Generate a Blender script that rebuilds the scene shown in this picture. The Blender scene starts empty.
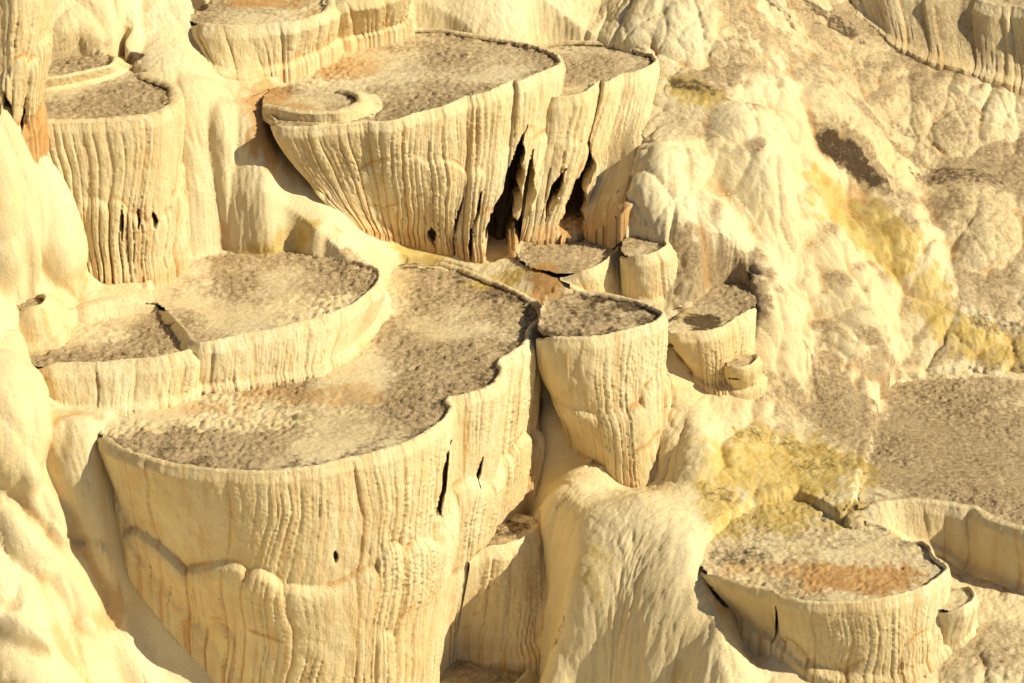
import bpy, math, random
import numpy as np
from mathutils import Vector, Matrix
R = math.radians
# ------------------------------------------------------------------ camera
PITCH, DIST, HFOV = R(27), 32.0, R(20)
FWD = np.array([0, math.cos(PITCH), -math.sin(PITCH)])
UPV = np.array([0, math.sin(PITCH), math.cos(PITCH)])
RGT = np.array([1.0, 0, 0])
TGT = np.array([0, 0, 1.4])
CAM = TGT - FWD*DIST
FPX = 512/math.tan(HFOV/2)
sc = bpy.context.scene
cd = bpy.data.cameras.new('camera'); cam = bpy.data.objects.new('camera', cd)
sc.collection.objects.link(cam); sc.camera = cam
cam.location = CAM; cam.rotation_euler = (R(90)-PITCH, 0, 0)
cd.sensor_width = 36; cd.lens = 18/math.tan(HFOV/2); cd.clip_end = 500; cd.clip_start = 0.5
# ------------------------------------------------------------------ light
SUN_EL, SUN_AZ = 36, -15         # azimuth measured from +x, negative = towards the camera
w = bpy.data.worlds.new('World'); sc.world = w; w.use_nodes = True
nt = w.node_tree
sky = nt.nodes.new('ShaderNodeTexSky'); sky.sky_type = 'NISHITA'; sky.sun_disc = False
sky.sun_elevation = R(SUN_EL); sky.sun_rotation = R(90-SUN_AZ)
bg = nt.nodes['Background']; bg.inputs['Strength'].default_value = 0.05
nt.links.new(sky.outputs[0], bg.inputs['Color'])
sd = bpy.data.lights.new('sun', 'SUN'); sd.energy = 5.0; sd.angle = R(0.5); sd.color = (1.0, 0.88, 0.63)
so = bpy.data.objects.new('sun', sd); sc.collection.objects.link(so)
sv = Vector((math.cos(R(SUN_EL))*math.cos(R(SUN_AZ)), math.cos(R(SUN_EL))*math.sin(R(SUN_AZ)), math.sin(R(SUN_EL))))
so.rotation_euler = sv.to_track_quat('Z', 'Y').to_euler(); so.location = (20, -10, 20)
sc.view_settings.view_transform = 'Standard'; sc.view_settings.look = 'None'
sc.view_settings.exposure = 0.27; sc.view_settings.gamma = 1
# ------------------------------------------------------------------ numeric helpers
def U(px, py, z):
    px = np.asarray(px, float); py = np.asarray(py, float); z = np.asarray(z, float)
    d = FWD + ((px-512)/FPX)[..., None]*RGT + ((341.5-py)/FPX)[..., None]*UPV
    k = (z-CAM[2])/d[..., 2]
    return CAM + d*k[..., None]
def proj(P):
    v = P-CAM; dz = v@FWD
    return 512+FPX*(v@RGT)/dz, 341.5-FPX*(v@UPV)/dz
def hsh(i, j, k, seed):
    h = (i.astype(np.int64)*374761393 + j.astype(np.int64)*668265263 + k*2147483647 + seed*974634777) & 0xffffffff
    h = ((h ^ (h >> 13))*1274126177) & 0xffffffff
    h = ((h ^ (h >> 16))*2246822519) & 0xffffffff
    return ((h ^ (h >> 15)) & 0xffffff)/float(0xffffff)
def noise2(x, y, seed=0):
    i = np.floor(x).astype(int); j = np.floor(y).astype(int); u = x-i; v = y-j
    def g(a, b):
        t = hsh(i+a, j+b, 0, seed)*2*np.pi
        return np.cos(t)*(u-a)+np.sin(t)*(v-b)
    su = u*u*u*(u*(u*6-15)+10); sv_ = v*v*v*(v*(v*6-15)+10)
    a = g(0, 0)*(1-su)+g(1, 0)*su; b = g(0, 1)*(1-su)+g(1, 1)*su
    return (a*(1-sv_)+b*sv_)*1.5
def fbm(x, y, seed=0, o=4):
    r = 0; a = 1.0; s = 0
    for k in range(o):
        r = r+a*noise2(x*2**k+17.3*k, y*2**k-9.1*k, seed+k); s += a; a *= .5
    return r/s*1.4
def worley(x, y, seed=0, jit=.85):
    i = np.floor(x).astype(int); j = np.floor(y).astype(int)
    f1 = np.full(x.shape, 9.); f2 = f1.copy(); idv = np.zeros(x.shape)
    for a in (-1, 0, 1):
        for b in (-1, 0, 1):
            cx = i+a+.5+(hsh(i+a, j+b, 0, seed)-.5)*jit; cy = j+b+.5+(hsh(i+a, j+b, 1, seed)-.5)*jit
            d = np.hypot(x-cx, y-cy); n = d < f1
            f2 = np.where(n, f1, np.minimum(f2, d)); idv = np.where(n, hsh(i+a, j+b, 2, seed), idv); f1 = np.where(n, d, f1)
    return f1, f2, idv
def sstep(a, b, x):
    t = np.clip((x-a)/(b-a), 0, 1); return t*t*(3-2*t)
def smax(a, b, k):
    h = np.clip(.5+.5*(a-b)/k, 0, 1); return b*(1-h)+a*h+k*h*(1-h)
def inpoly(X, Y, P):
    r = np.zeros(X.shape, bool); n = len(P); j = n-1
    for i in range(n):
        x0, y0 = P[i][:2]; x1, y1 = P[j][:2]
        if y0 != y1:
            r ^= ((y0 > Y) != (y1 > Y)) & (X < (x1-x0)*(Y-y0)/(y1-y0)+x0)
        j = i
    return r
def blur(A, s):
    n = int(3*s)+1; k = np.exp(-.5*(np.arange(-n, n+1)/s)**2); k /= k.sum()
    for ax in (0, 1):
        P = np.pad(A, [(n, n) if q == ax else (0, 0) for q in (0, 1)], mode='edge')
        A = sum(k[m]*np.take(P, np.arange(m, m+A.shape[ax]), axis=ax) for m in range(2*n+1))
    return A
def catmull(P, m):
    P = np.asarray(P, float); Q = np.vstack([2*P[0]-P[1], P, 2*P[-1]-P[-2]]); out = []
    for i in range(len(P)-1):
        a, b, c, d = Q[i:i+4]; t = np.linspace(0, 1, m, endpoint=False)[:, None]
        out.append(.5*((2*b)+(-a+c)*t+(2*a-5*b+4*c-d)*t*t+(-a+3*b-3*c+d)*t**3))
    out.append(P[-1:]); return np.vstack(out)
# ------------------------------------------------------------------ data: basins
# rim: outer edge of the lip, left front -> right -> back; foot: where the wall meets the ground (px, py, z)
BAS = []
def B(**k): BAS.append(k)
B(name='travertine_basin', label='largest cup-shaped basin in the centre with tall fluted wall and scalloped brown-crusted top', z=1.6, edge_dark=.55, cap=(2, 21),
  rim=[(92, 430), (112, 444), (135, 455), (170, 465), (215, 471), (262, 473), (310, 469), (350, 460), (390, 450), (420, 438), (441, 424), (453, 409), (450, 400), (470, 395), (492, 387), (503, 373), (502, 361), (517, 353), (529, 339), (532, 329), (542, 318), (540, 305), (522, 294), (494, 281), (466, 270), (440, 263), (418, 262)],
  foot=[(116, 474, 1.12), (130, 518, .62), (156, 565, .08), (192, 615, -.48), (222, 660, -1.02), (250, 705, -1.5), (300, 742, -1.9), (345, 748, -2), (375, 744, -2), (408, 730, -2), (418, 720, -2), (428, 705, -2), (434, 690, -2), (446, 675, -1.95), (458, 655, -1.85), (470, 635, -1.7), (480, 615, -1.55), (492, 590, -1.3), (502, 570, -1.1), (512, 545, -.9), (526, 515, -.6), (530, 440, .1), (524, 390, .6), (500, 330, 1.1), (470, 292, 1.45), (444, 272, 1.58), (418, 266, 1.6)],
  back=[(395, 262), (388, 285), (372, 322), (345, 352), (315, 376), (260, 385), (205, 395), (150, 408), (115, 418)], shore=.01,
  lip=.07, tiers=[(0, .07, .55), (1.15, .11, .7), (2.05, .08, .5)], flute=.021, fw=.085, hp=1.3)
B(name='travertine_basin', label='small chalice-shaped basin right of the largest one, tapering to a narrow foot', z=1.72, edge_dark=.7, cap=(2, 9),
  rim=[(536, 332), (548, 337), (565, 339), (588, 339), (612, 335), (638, 329), (658, 322), (664, 314), (654, 307), (630, 299), (604, 294), (578, 291), (560, 291)],
  foot=[(562, 405, .5), (568, 424, .35), (580, 447, .15), (596, 467, 0), (616, 482, -.05), (640, 486, -.05), (657, 468, .06), (656, 440, .3), (654, 400, .7), (630, 350, 1.2), (604, 315, 1.5), (578, 300, 1.6), (560, 296, 1.65)],
  back=[(545, 298), (540, 315)], shore=.05, lip=.06, tiers=[(0, .05, .35), (.8, .08, .3), (1.4, .04, .25)], flute=.020, fw=.07, hp=2.0)
B(name='travertine_basin', label='wide upper basin with brown crusted floor and black gaps behind its hanging columns', z=3.55, fst=2.2, hollow=(8, 15), cap=(5, 15),
  rim=[(270, 118), (280, 127), (305, 128), (335, 126), (365, 123), (392, 122), (420, 114), (446, 107), (466, 98), (474, 97), (495, 90), (512, 82), (519, 83), (538, 75), (551, 70), (562, 64), (558, 56), (545, 50), (520, 43), (485, 37), (450, 31), (410, 29), (385, 30)],
  foot=[(345, 218, 2.32), (352, 222, 2.22), (362, 225, 2.1), (374, 229, 1.98), (387, 233, 1.87), (400, 238, 1.78), (420, 244, 1.72), (442, 251, 1.68), (458, 256, 1.66), (466, 258, 1.66), (480, 262, 1.65), (492, 264, 1.67), (500, 263, 1.67), (508, 258, 1.7), (514, 250, 1.75), (522, 240, 1.8), (530, 220, 1.9), (545, 120, 2.7), (530, 85, 3.05), (485, 50, 3.4), (450, 42, 3.45), (412, 37, 3.5), (386, 35, 3.52)],
  back=[(365, 40), (335, 62), (285, 80), (275, 100)], shore=.02, lip=.055, tiers=[(0, .07, .42), (.62, .06, .4), (1.15, .04, .24)], flute=.034, fw=.10, hp=1.35)
B(name='travertine_basin', label='narrow upper basin tucked behind the right end of the widest upper one', z=3.25, fst=2, hollow=(1, 7), cap=(1, 9),
  rim=[(538, 92), (556, 98), (584, 94), (599, 82), (605, 84), (622, 76), (634, 74), (646, 69), (657, 63), (654, 56), (640, 51), (618, 45), (584, 42), (545, 41)],
  foot=[(520, 240, 1.78), (532, 238, 1.79), (545, 237, 1.8), (556, 236, 1.8), (566, 233, 1.82), (580, 230, 1.86), (594, 224, 1.98), (610, 212, 2.2), (624, 198, 2.32), (636, 170, 2.5), (646, 110, 2.8), (618, 70, 3.05), (584, 52, 3.15), (545, 50, 3.2)],
  back=[(520, 45), (535, 60), (550, 75)], shore=.0, lip=.05, tiers=[(0, .07, .3), (.6, .08, .26), (1.2, .04, .24)], flute=.034, fw=.09, hp=1.3)
B(name='travertine_basin', label='upper left basin with broad pale lip and a straight fluted wall', z=3.95, cap=(0, 5),
  rim=[(18, 126), (35, 124), (60, 123), (100, 122), (140, 119), (166, 112), (180, 101), (178, 88), (163, 79), (146, 72), (134, 66)],
  foot=[(80, 262, 2.35), (85, 268, 2.28), (93, 273, 2.22), (110, 277, 2.2), (135, 276, 2.18), (155, 273, 2.18), (166, 266, 2.2), (176, 245, 2.4), (176, 190, 2.9), (166, 120, 3.45), (140, 85, 3.8)],
  back=[(128, 60), (136, 50), (118, 51), (112, 62), (70, 72), (34, 76), (10, 90)], shore=.02, lip=.13, tiers=[(0, .05, .5), (.9, .06, .26)], flute=.034, fw=.1)
B(name='flowstone_pillar', label='thick fluted pillar hanging in the top left corner with a dark orange stained foot', z=5.8, cap=(9, 9), nofloor=1, fst=5,
  rim=[(-60, -40), (-20, -25), (15, -22), (40, -30), (52, -48), (40, -66)],
  foot=[(-45, 150, 4.0), (-8, 142, 4.0), (12, 138, 4.0), (28, 132, 4.0), (34, 118, 4.05), (28, 100, 4.1)],
  back=[(0, -80), (-60, -60)], lip=.06, tiers=[(0, .06, .4), (.9, .08, .2), (1.55, .05, .16)], flute=.03, fw=.07)
B(name='travertine_basin', label='top edge basin with scalloped pale wall and reddish brown floor', z=4.2, cap=(3, 6),
  rim=[(186, 20), (205, 25), (228, 27), (250, 26), (280, 24), (305, 21), (325, 13), (333, 4), (328, -5), (305, -12)],
  foot=[(205, 60, 3.85), (222, 68, 3.78), (240, 74, 3.7), (262, 70, 3.68), (285, 65, 3.68), (306, 57, 3.68), (324, 47, 3.7), (334, 38, 3.7), (332, 15, 3.9), (308, -5, 4.1)],
  back=[(270, -18), (225, -10), (200, 5)], shore=.0, lip=.09, tiers=[(0, .13, .36)], flute=.012, fw=.09)
B(name='travertine_basin', label='scalloped basin wall cut by the top edge of the photo right of centre-left', z=4.22, cap=(0, 3),
  rim=[(322, 4), (338, 3), (355, 0), (378, -3), (400, -10), (404, -20), (390, -30)],
  foot=[(330, 42, 3.68), (342, 39, 3.67), (358, 35, 3.66), (380, 30, 3.66), (398, 24, 3.68), (402, 5, 3.85), (390, -15, 4.05)],
  back=[(350, -35), (325, -20)], shore=.0, lip=.08, tiers=[(0, .13, .32)], flute=.013, fw=.08)
B(name='travertine_basin', label='shallow middle-left basin with curved fluted edge above the largest one', z=2.1, cap=(4, 11),
  rim=[(158, 304), (170, 314), (182, 328), (193, 341), (206, 344), (235, 337), (270, 331), (310, 321), (345, 309), (368, 294), (379, 281), (377, 270), (362, 263), (335, 257)],
  foot=[(156, 308, 1.99), (168, 318, 1.98), (179, 336, 1.96), (192, 380, 1.68), (202, 387, 1.6), (235, 383, 1.6), (270, 378, 1.6), (305, 372, 1.6), (333, 359, 1.6), (353, 342, 1.61), (370, 322, 1.62), (380, 302, 1.7), (366, 280, 1.9), (337, 264, 2.0)],
  back=[(300, 251), (255, 249), (215, 252), (185, 262), (165, 275), (152, 292)], shore=.01, lip=.05, tiers=[(0, .09, .42)], flute=.018, fw=.055)
B(name='travertine_basin', label='small shallow lobe-edged basin at the left, stepping down from the middle-left one', z=2.03, cap=(2, 7),
  rim=[(28, 364), (45, 366), (70, 364), (95, 364), (125, 361), (152, 359), (178, 354), (194, 348), (204, 341)],
  foot=[(38, 392, 1.72), (52, 400, 1.67), (74, 407, 1.63), (98, 408, 1.62), (125, 405, 1.62), (152, 401, 1.61), (178, 395, 1.6), (194, 388, 1.6), (203, 383, 1.63)],
  back=[(188, 330), (168, 312), (130, 314), (80, 326), (45, 335), (25, 346)], shore=.01, lip=.06, tiers=[(0, .13, .42)], flute=.014, fw=.07)
B(name='travertine_basin', label='lower right basin with orange stained floor and barrel-shaped wall', z=0.0, crust=.6, cap=(2, 10),
  rim=[(700, 566), (712, 575), (741, 585), (768, 590), (780, 597), (809, 603), (850, 603), (884, 600), (912, 592), (934, 583), (948, 571), (945, 563), (934, 557), (931, 548), (920, 540), (902, 536)],
  foot=[(735, 612, -.55), (742, 618, -.6), (763, 632, -.7), (777, 638, -.75), (783, 644, -.8), (808, 668, -.97), (846, 678, -1.02), (880, 680, -1.03), (906, 676, -1.0), (926, 666, -.96), (940, 652, -.88), (944, 640, -.8), (940, 615, -.6), (934, 590, -.4), (920, 565, -.25), (902, 545, -.1)],
  back=[(880, 529), (850, 527), (826, 514), (800, 500), (765, 505), (735, 520), (712, 538), (700, 552)], shore=.0, lip=.05, tiers=[(0, .04, .5), (.6, .045, .35)], flute=.016, fw=.055)
B(name='travertine_ledge', label='small low ledge clinging to the right side of the orange stained basin', z=-.28,
  rim=[(938, 606), (950, 609), (965, 607), (975, 599), (973, 590), (962, 585), (948, 583)],
  foot=[(936, 650, -.9), (946, 650, -.88), (960, 642, -.82), (971, 630, -.75), (972, 620, -.7), (962, 612, -.65), (950, 606, -.6)],
  back=[(935, 590)], shore=.0, lip=.04, tiers=[(0, .05, .16)], flute=.014, fw=.05)
B(name='travertine_basin', label='large flat brown gravelly basin at the right edge with stained inner bay wall', z=.12, cap=(1, 11),
  rim=[(856, 511), (880, 505), (904, 502), (925, 503), (945, 505), (962, 508), (973, 509), (983, 517), (998, 523), (1024, 530), (1060, 538), (1110, 540)],
  foot=[(866, 521, .02), (885, 524, -.05), (907, 538, -.25), (928, 542, -.3), (946, 550, -.4), (960, 562, -.5), (968, 568, -.55), (985, 574, -.55), (1000, 580, -.57), (1026, 590, -.6), (1062, 600, -.6), (1112, 605, -.6)],
  back=[(1180, 520), (1180, 380), (1080, 378), (1024, 378), (990, 377), (950, 376), (915, 379), (888, 384), (880, 400), (874, 430), (868, 460), (860, 490)], shore=.02, lip=.10, tiers=[(0, .05, .6)], flute=.006, fw=.12)
B(name='travertine_basin', label='small brown-floored ledge basin at the foot of the black column gaps', z=1.79, cap=(1, 5),
  rim=[(560, 272), (578, 272), (592, 270), (606, 262), (618, 250), (624, 241), (618, 236), (600, 234)],
  foot=[(570, 284, 1.68), (584, 290, 1.55), (598, 297, 1.42), (608, 299, 1.36), (618, 296, 1.36), (624, 275, 1.5), (618, 255, 1.7), (600, 242, 1.8)],
  back=[(560, 238), (530, 245), (518, 258), (535, 268)], shore=.0, lip=.05, tiers=[(0, .06, .26)], flute=.01, fw=.07)
B(name='travertine_ledge', label='small ledge with draped lobes right of the brown-floored one below the columns', z=1.94, cap=(0, 4),
  rim=[(620, 250), (632, 256), (648, 256), (660, 251), (667, 244), (660, 237), (645, 234)],
  foot=[(622, 297, 1.36), (636, 302, 1.33), (652, 302, 1.33), (666, 296, 1.36), (674, 284, 1.48), (670, 264, 1.6), (655, 250, 1.8)],
  back=[(630, 234), (622, 240)], shore=.0, lip=.05, tiers=[(0, .09, .26)], flute=.008, fw=.08)
B(name='travertine_ledge', label='brown-topped ledge on the slope right of the small chalice basin', z=1.38, cap=(1, 5),
  rim=[(662, 326), (672, 333), (686, 334), (704, 333), (722, 328), (738, 318), (748, 312), (757, 302)],
  foot=[(690, 365, .8), (696, 374, .75), (703, 382, .68), (713, 387, .64), (723, 386, .64), (733, 372, .72), (742, 358, .85), (755, 338, 1.0)],
  back=[(758, 290), (740, 280), (716, 283), (700, 298), (680, 312)], shore=.0, lip=.05, tiers=[(0, .06, .3)], flute=.012, fw=.07)
B(name='travertine_ledge', label='tiny stool-shaped block beside the brown-topped ledge', z=.98,
  rim=[(722, 358), (728, 366), (740, 369), (752, 365), (759, 358), (754, 352), (740, 350)],
  foot=[(724, 380, .68), (729, 387, .62), (740, 390, .6), (752, 387, .62), (758, 379, .66), (754, 372, .7), (740, 368, .75)],
  back=[(728, 352)], shore=.0, lip=.04, tiers=[(0, .04, .16)], flute=.006, fw=.06)
B(name='travertine_ledge', label='narrow ledge of rounded pillars against the right foot of the largest basin', z=-.36,
  rim=[(470, 556), (482, 549), (494, 547), (506, 545), (520, 540), (534, 531), (540, 522), (535, 514)],
  foot=[(450, 668, -1.85), (462, 662, -1.8), (478, 660, -1.75), (496, 659, -1.7), (516, 658, -1.62), (534, 650, -1.5), (545, 625, -1.2), (550, 590, -.85)],
  back=[(515, 512), (495, 515), (485, 530), (472, 545)], shore=.0, lip=.05, tiers=[(0, .11, .26), (.9, .05, .3)], flute=.006, fw=.09)
B(name='travertine_ledge', label='sunlit ledge cut by the bottom edge of the photo right of the largest basin', z=-1.72,
  rim=[(420, 700), (450, 708), (485, 700), (508, 690), (524, 678), (534, 664), (530, 654)],
  foot=[(425, 760, -2.5), (455, 765, -2.5), (488, 755, -2.5), (512, 740, -2.4), (530, 725, -2.35), (540, 700, -1.95), (540, 680, -1.85)],
  back=[(500, 652), (460, 655), (440, 665), (425, 680)], shore=.0, lip=.06, tiers=[(0, .06, .3)], flute=.01, fw=.07)
B(name='travertine_basin', label='little bowl with orange lined hollow on the left pale bank', z=2.42,
  rim=[(12, 304), (22, 309), (34, 309), (45, 304), (48, 297), (42, 291), (30, 289)],
  foot=[(-2, 335, 2.1), (14, 345, 2.05), (38, 346, 2.05), (56, 336, 2.1), (62, 320, 2.15), (55, 300, 2.3), (40, 290, 2.35)],
  back=[(18, 292)], shore=.0, lip=.05, tiers=[(0, .02, .5)], flute=.0, fw=.2, hp=.6, sink=.06)
B(name='travertine_basin', label='little raised inner pool with orange rim on the left of the wide upper basin', z=3.63,
  rim=[(262, 104), (285, 111), (310, 114), (338, 113), (356, 108), (364, 101), (358, 92), (345, 86)],
  foot=[(262, 114, 3.51), (285, 120, 3.51), (312, 123, 3.51), (342, 122, 3.51), (364, 116, 3.51), (374, 106, 3.51), (368, 95, 3.51), (350, 90, 3.51)],
  back=[(310, 82), (275, 86), (262, 98)], shore=.0, lip=.10, tiers=[(0, .03, .5)], flute=.004, fw=.08, hp=1.0, sink=.05)
B(name='travertine_ledge', label='low orange-edged step at the back of the upper left basin', z=4.06,
  rim=[(20, 82), (36, 80), (60, 78), (90, 72), (112, 66), (118, 58), (112, 52)],
  foot=[(22, 90, 3.93), (38, 89, 3.93), (62, 86, 3.93), (92, 80, 3.93), (116, 72, 3.93), (124, 62, 3.93), (118, 54, 3.93)],
  back=[(80, 50), (40, 58), (20, 66)], shore=.0, lip=.07, tiers=[(0, .02, .5)], flute=.004, fw=.1, sink=.03)
B(name='travertine_ledge', label='greyish fluted bluff in the top right corner', z=3.02, cap=(9, 9), crust=.8, wcrust=.42,
  rim=[(838, -36), (864, -22), (890, -14), (915, -10), (938, -4), (962, -4), (990, 4), (1018, 8), (1050, 16), (1090, 10)],
  foot=[(850, 2, 2.74), (878, 22, 2.62), (900, 42, 2.5), (924, 54, 2.42), (946, 62, 2.35), (968, 68, 2.3), (994, 76, 2.22), (1022, 84, 2.14), (1056, 92, 2.05), (1100, 92, 2.0)],
  back=[(1080, -30), (1000, -45), (920, -48)], shore=.02, lip=.10, tiers=[(0, .10, .3)], flute=.03, fw=.09)
# ------------------------------------------------------------------ data: hillside control points
CP = [(30,350,2.2),(20,330,2.3),(70,318,2.16),(120,300,2.18),(160,290,2.17),(60,290,2.3),(0,290,2.6),(0,200,3.4),(5,138,3.98),(28,150,3.72),(48,200,3.15),(64,240,2.72),(40,270,2.5),(30,400,1.85),(60,420,1.68),(88,424,1.62),(0,400,2.0),
 (60,470,1.22),(30,520,.85),(100,490,.98),(60,560,.42),(108,560,.15),(140,600,-.3),(60,620,.0),(0,600,.25),(120,650,-.75),(180,670,-1.0),(0,683,-.35),(60,683,-.6),(225,712,-1.5),(0,760,-.95),(100,760,-1.25),
 (-100,600,.6),(-100,400,2.0),(-100,200,3.6),(-100,0,5),(-150,760,-1),(-400,760,0),(-400,300,3.5),(-400,0,5.5),
 (560,710,-1.6),(640,700,-1.5),(705,700,-1.15),(750,683,-1.35),(600,760,-2.4),(450,790,-2.7),(300,830,-2.6),(900,760,-1.5),(1024,760,-1.4),(1200,760,-1.2),(1024,660,-.85),(980,640,-.72),(990,600,-.6),
 (552,394,.72),(600,436,.42),(640,492,.25),(680,533,.1),(705,574,-.12),(722,622,-.36),(734,672,-.85),(550,490,.1),(600,500,.12),(600,560,-.2),(600,620,-.68),(560,540,-.15),(560,600,-.58),(562,650,-1.02),(640,580,-.33),(640,640,-.86),(682,620,-.5),(690,660,-.85),
 (690,505,.13),(700,535,.06),(760,540,-.02),(700,460,.3),(760,450,.22),(820,455,.15),(862,485,.15),(866,450,.17),(872,415,.18),(670,480,.12),(740,490,.1),(812,500,.04),(838,516,.04),(846,498,.12),(870,540,-.1),(900,560,-.2),(950,570,-.55),
 (700,425,.48),(665,400,.6),(672,350,1.0),(700,290,1.5),(760,268,1.5),(748,290,1.38),(800,390,.38),(840,410,.24),(720,430,.4),(760,395,.5),
 (1024,368,.14),(1024,310,.5),(1024,200,1.25),(1024,100,1.95),(1024,60,2.2),(1024,0,2.7),(1200,0,2.5),(1200,200,1.1),(1200,370,.2),(1500,0,2.2),(1500,370,.2),(1500,760,-1),
 (900,372,.17),(900,330,.5),(900,260,1.0),(900,200,1.4),(900,160,1.62),(900,100,2.1),(900,50,2.45),(900,0,2.8),(985,366,.15),(960,330,.45),(960,250,.95),
 (780,345,.8),(780,300,1.15),(780,220,1.8),(780,180,2.15),(780,130,2.5),(780,80,2.85),(780,0,3.4),(850,340,.65),(850,280,1.05),(850,200,1.55),
 (690,240,1.95),(690,190,2.35),(690,130,2.75),(690,90,3.0),(690,40,3.3),(690,0,3.7),(735,350,.9),(735,240,1.74),
 (600,33,3.33),(600,0,3.6),(500,22,3.66),(500,0,3.85),(410,20,3.68),(430,0,3.87),(330,55,3.6),(378,28,3.64),(282,82,3.57),(258,105,3.52),(230,85,3.65),(190,50,4.0),(150,30,4.15),(100,30,4.2),(60,30,4.25),(50,60,4.05),(120,45,4.05),
 (240,-15,4.35),(150,-10,4.5),(60,-20,4.65),(400,-40,4.3),(600,-60,4.2),(900,-60,3.2),(0,0,4.6),(0,60,4.2),(145,58,4.02),(170,75,3.93),(196,112,3.55),(202,160,3.05),(192,210,2.62),(185,250,2.24),(230,200,2.62),(250,128,3.32),(285,145,3.1),(318,180,2.72),(270,170,2.92),(240,165,2.96),(338,208,2.45),(300,200,2.58),(335,222,2.38),(350,240,2.22),(280,245,2.2),(220,245,2.2),(150,282,2.18),
 (372,242,1.92),(430,256,1.65),(408,259,1.63),(392,266,1.64),(330,254,2.15),(260,247,2.15),(470,266,1.64),(500,274,1.63),(530,290,1.6),(556,277,1.71),(530,268,1.75),(518,262,1.71),(540,247,1.76),(640,200,2.35),(650,150,2.75),(680,110,2.85),(672,75,3.08),(668,50,3.25),(640,230,1.98),(680,270,1.58),(685,318,1.4),
 (200,-200,6),(600,-200,5.4),(1000,-200,4.4),(1500,-200,3.8),(-400,-200,7),(500,850,-3.2),(0,900,-2.6),(1000,900,-2.2),(-400,1000,-2),(1500,1000,-2)]
# ------------------------------------------------------------------ data: mounds (own things standing on the hillside)
# (px, py of the middle), rx, ry, swell height, rotation deg, profile power
MND = []
def M(label, px, py, rx, ry, b, rot=0, p=2.4, q=.6, name='flowstone_mound'):
    MND.append(dict(label=label, px=px, py=py, rx=rx, ry=ry, b=b, rot=rot, p=p, q=q, name=name))
M('steep pointed pale mound between the upper left basin and the wide upper basin', 272, 185, .72, .50, .28, -15)
M('huge sunlit dome with pitted streaks at the bottom right of the largest basin', 640, 580, .80, .9, .35, 15)
M('smooth pale shoulder below the left side of the small chalice basin', 572, 440, .4, .5, .2, 20)
M('tall smooth bulging bank on the left edge beside the shallow left basin', 5, 400, .42, .5, .38, 0)
M('rounded tan boulder-like lump just left of the largest basin rim', 88, 470, .40, .26, .25, 0)
M('pitted rounded lump on the left below the smooth bulging bank', 42, 508, .25, .14, .18, 0)
M('rounded cream lump under the pitted one on the left bank', 28, 548, .30, .17, .2, 0)
M('broad cream bulge on the left edge near the bottom corner', 8, 608, .42, .28, .28, 0)
M('largest smooth swelling in the bottom left corner', 35, 672, .6, .3, .3, 0)
M('low lump at the bottom edge in the shadow gap left of the largest basin', 160, 672, .5, .3, .22, 10)
M('short cream knob low on the left bank beside the long shadow', 72, 600, .2, .14, .14, 0)
M('column-like bank on the left edge under the corner pillar', 0, 200, .34, .5, .35, 0)
M('slim lobe between the left edge bank and the upper left basin wall', 52, 220, .26, .4, .22, -20)
M('broad tilted pale slab behind the upper left basin', 80, 22, .75, .8, .3, -25, 2.2)
M('wide smooth shoulder running down right of the upper left basin', 200, 150, .34, .6, .14, -20, 2.2)
M('swollen pale spur with a rounded crest on the slope right of the upper basins', 752, 165, .55, .7, .38, 15)
M('fan-shaped fluted spur at the centre of the right hillside', 850, 130, .75, .8, .35, 20)
M('pale bulging spur below the dark crusted patch on the right hillside', 905, 235, .5, .75, .3, 15)
M('long yellow streaked spur descending right of the hillside centre', 850, 290, .45, .8, .25, 25)
M('pale lobe above the right end of the flat gravelly basin', 975, 215, .55, .8, .3, 10)
M('knobbly pale spur just right of the brown-topped ledge', 780, 330, .45, .75, .25, 15)
M('smooth rolling spur above the right gravelly flat with an orange scar', 860, 345, .5, .65, .25, 20)
M('lumpy cream apron right of the narrow upper basin wall', 668, 225, .4, .8, .22, 20)
M('fluted pale apron running down from the foot of the small chalice basin', 690, 440, .4, .75, .25, 15)
M('broad cream spur at the centre of the slope under the swollen crested one', 745, 270, .4, .7, .22, 20)
M('grey crusted knoll beside the flat gravelly basin', 840, 405, .5, .6, .16, 0)
M('low pale knoll at the top edge right of the narrow upper basin', 660, 20, .8, .8, .25, 15, 2.2)
# ------------------------------------------------------------------ hillside height field
def axis(a, b, step, far):
    core = np.arange(a, b, step); g = [0.05]
    while sum(g) < far: g.append(g[-1]*1.35)
    g = np.cumsum(g); return np.concatenate([a-g[::-1], core, core[-1]+g])
XA = axis(-6.9, 7.0, .0165, 14); YA = axis(-4.3, 9.3, .019, 14)
GX, GY = np.meshgrid(XA, YA)
cps = [U(*c) for c in CP]
for b in BAS:
    b['rimw'] = U(*np.array(b['rim'], float).T[:2], b['z']); f = np.array(b['foot'], float)
    b['footw'] = U(f[:, 0], f[:, 1], f[:, 2])
    if b['label'].startswith(('little', 'low orange')): continue
    for p in b['footw'][:b.get('cap', (0, 98))[1]+1]: cps.append(p)
cps = np.array(cps)
def tps(P, V, lam):
    n = len(P); d = np.hypot(P[:, None, 0]-P[None, :, 0], P[:, None, 1]-P[None, :, 1])
    K = d*d*np.log(d+1e-9)+lam*np.eye(n); A = np.zeros((n+3, n+3)); A[:n, :n] = K
    A[:n, n] = 1; A[:n, n+1:] = P; A[n, :n] = 1; A[n+1:, :n] = P.T
    return np.linalg.solve(A, np.concatenate([V, [0]*3]))
def tps_eval(w_, P, X, Y):
    r = w_[-3]+w_[-2]*X+w_[-1]*Y
    for i in range(len(P)):
        d2 = (X-P[i, 0])**2+(Y-P[i, 1])**2
        r = r+w_[i]*.5*d2*np.log(d2+1e-12)
    return r
wt = tps(cps[:, :2], cps[:, 2], .02)
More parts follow.
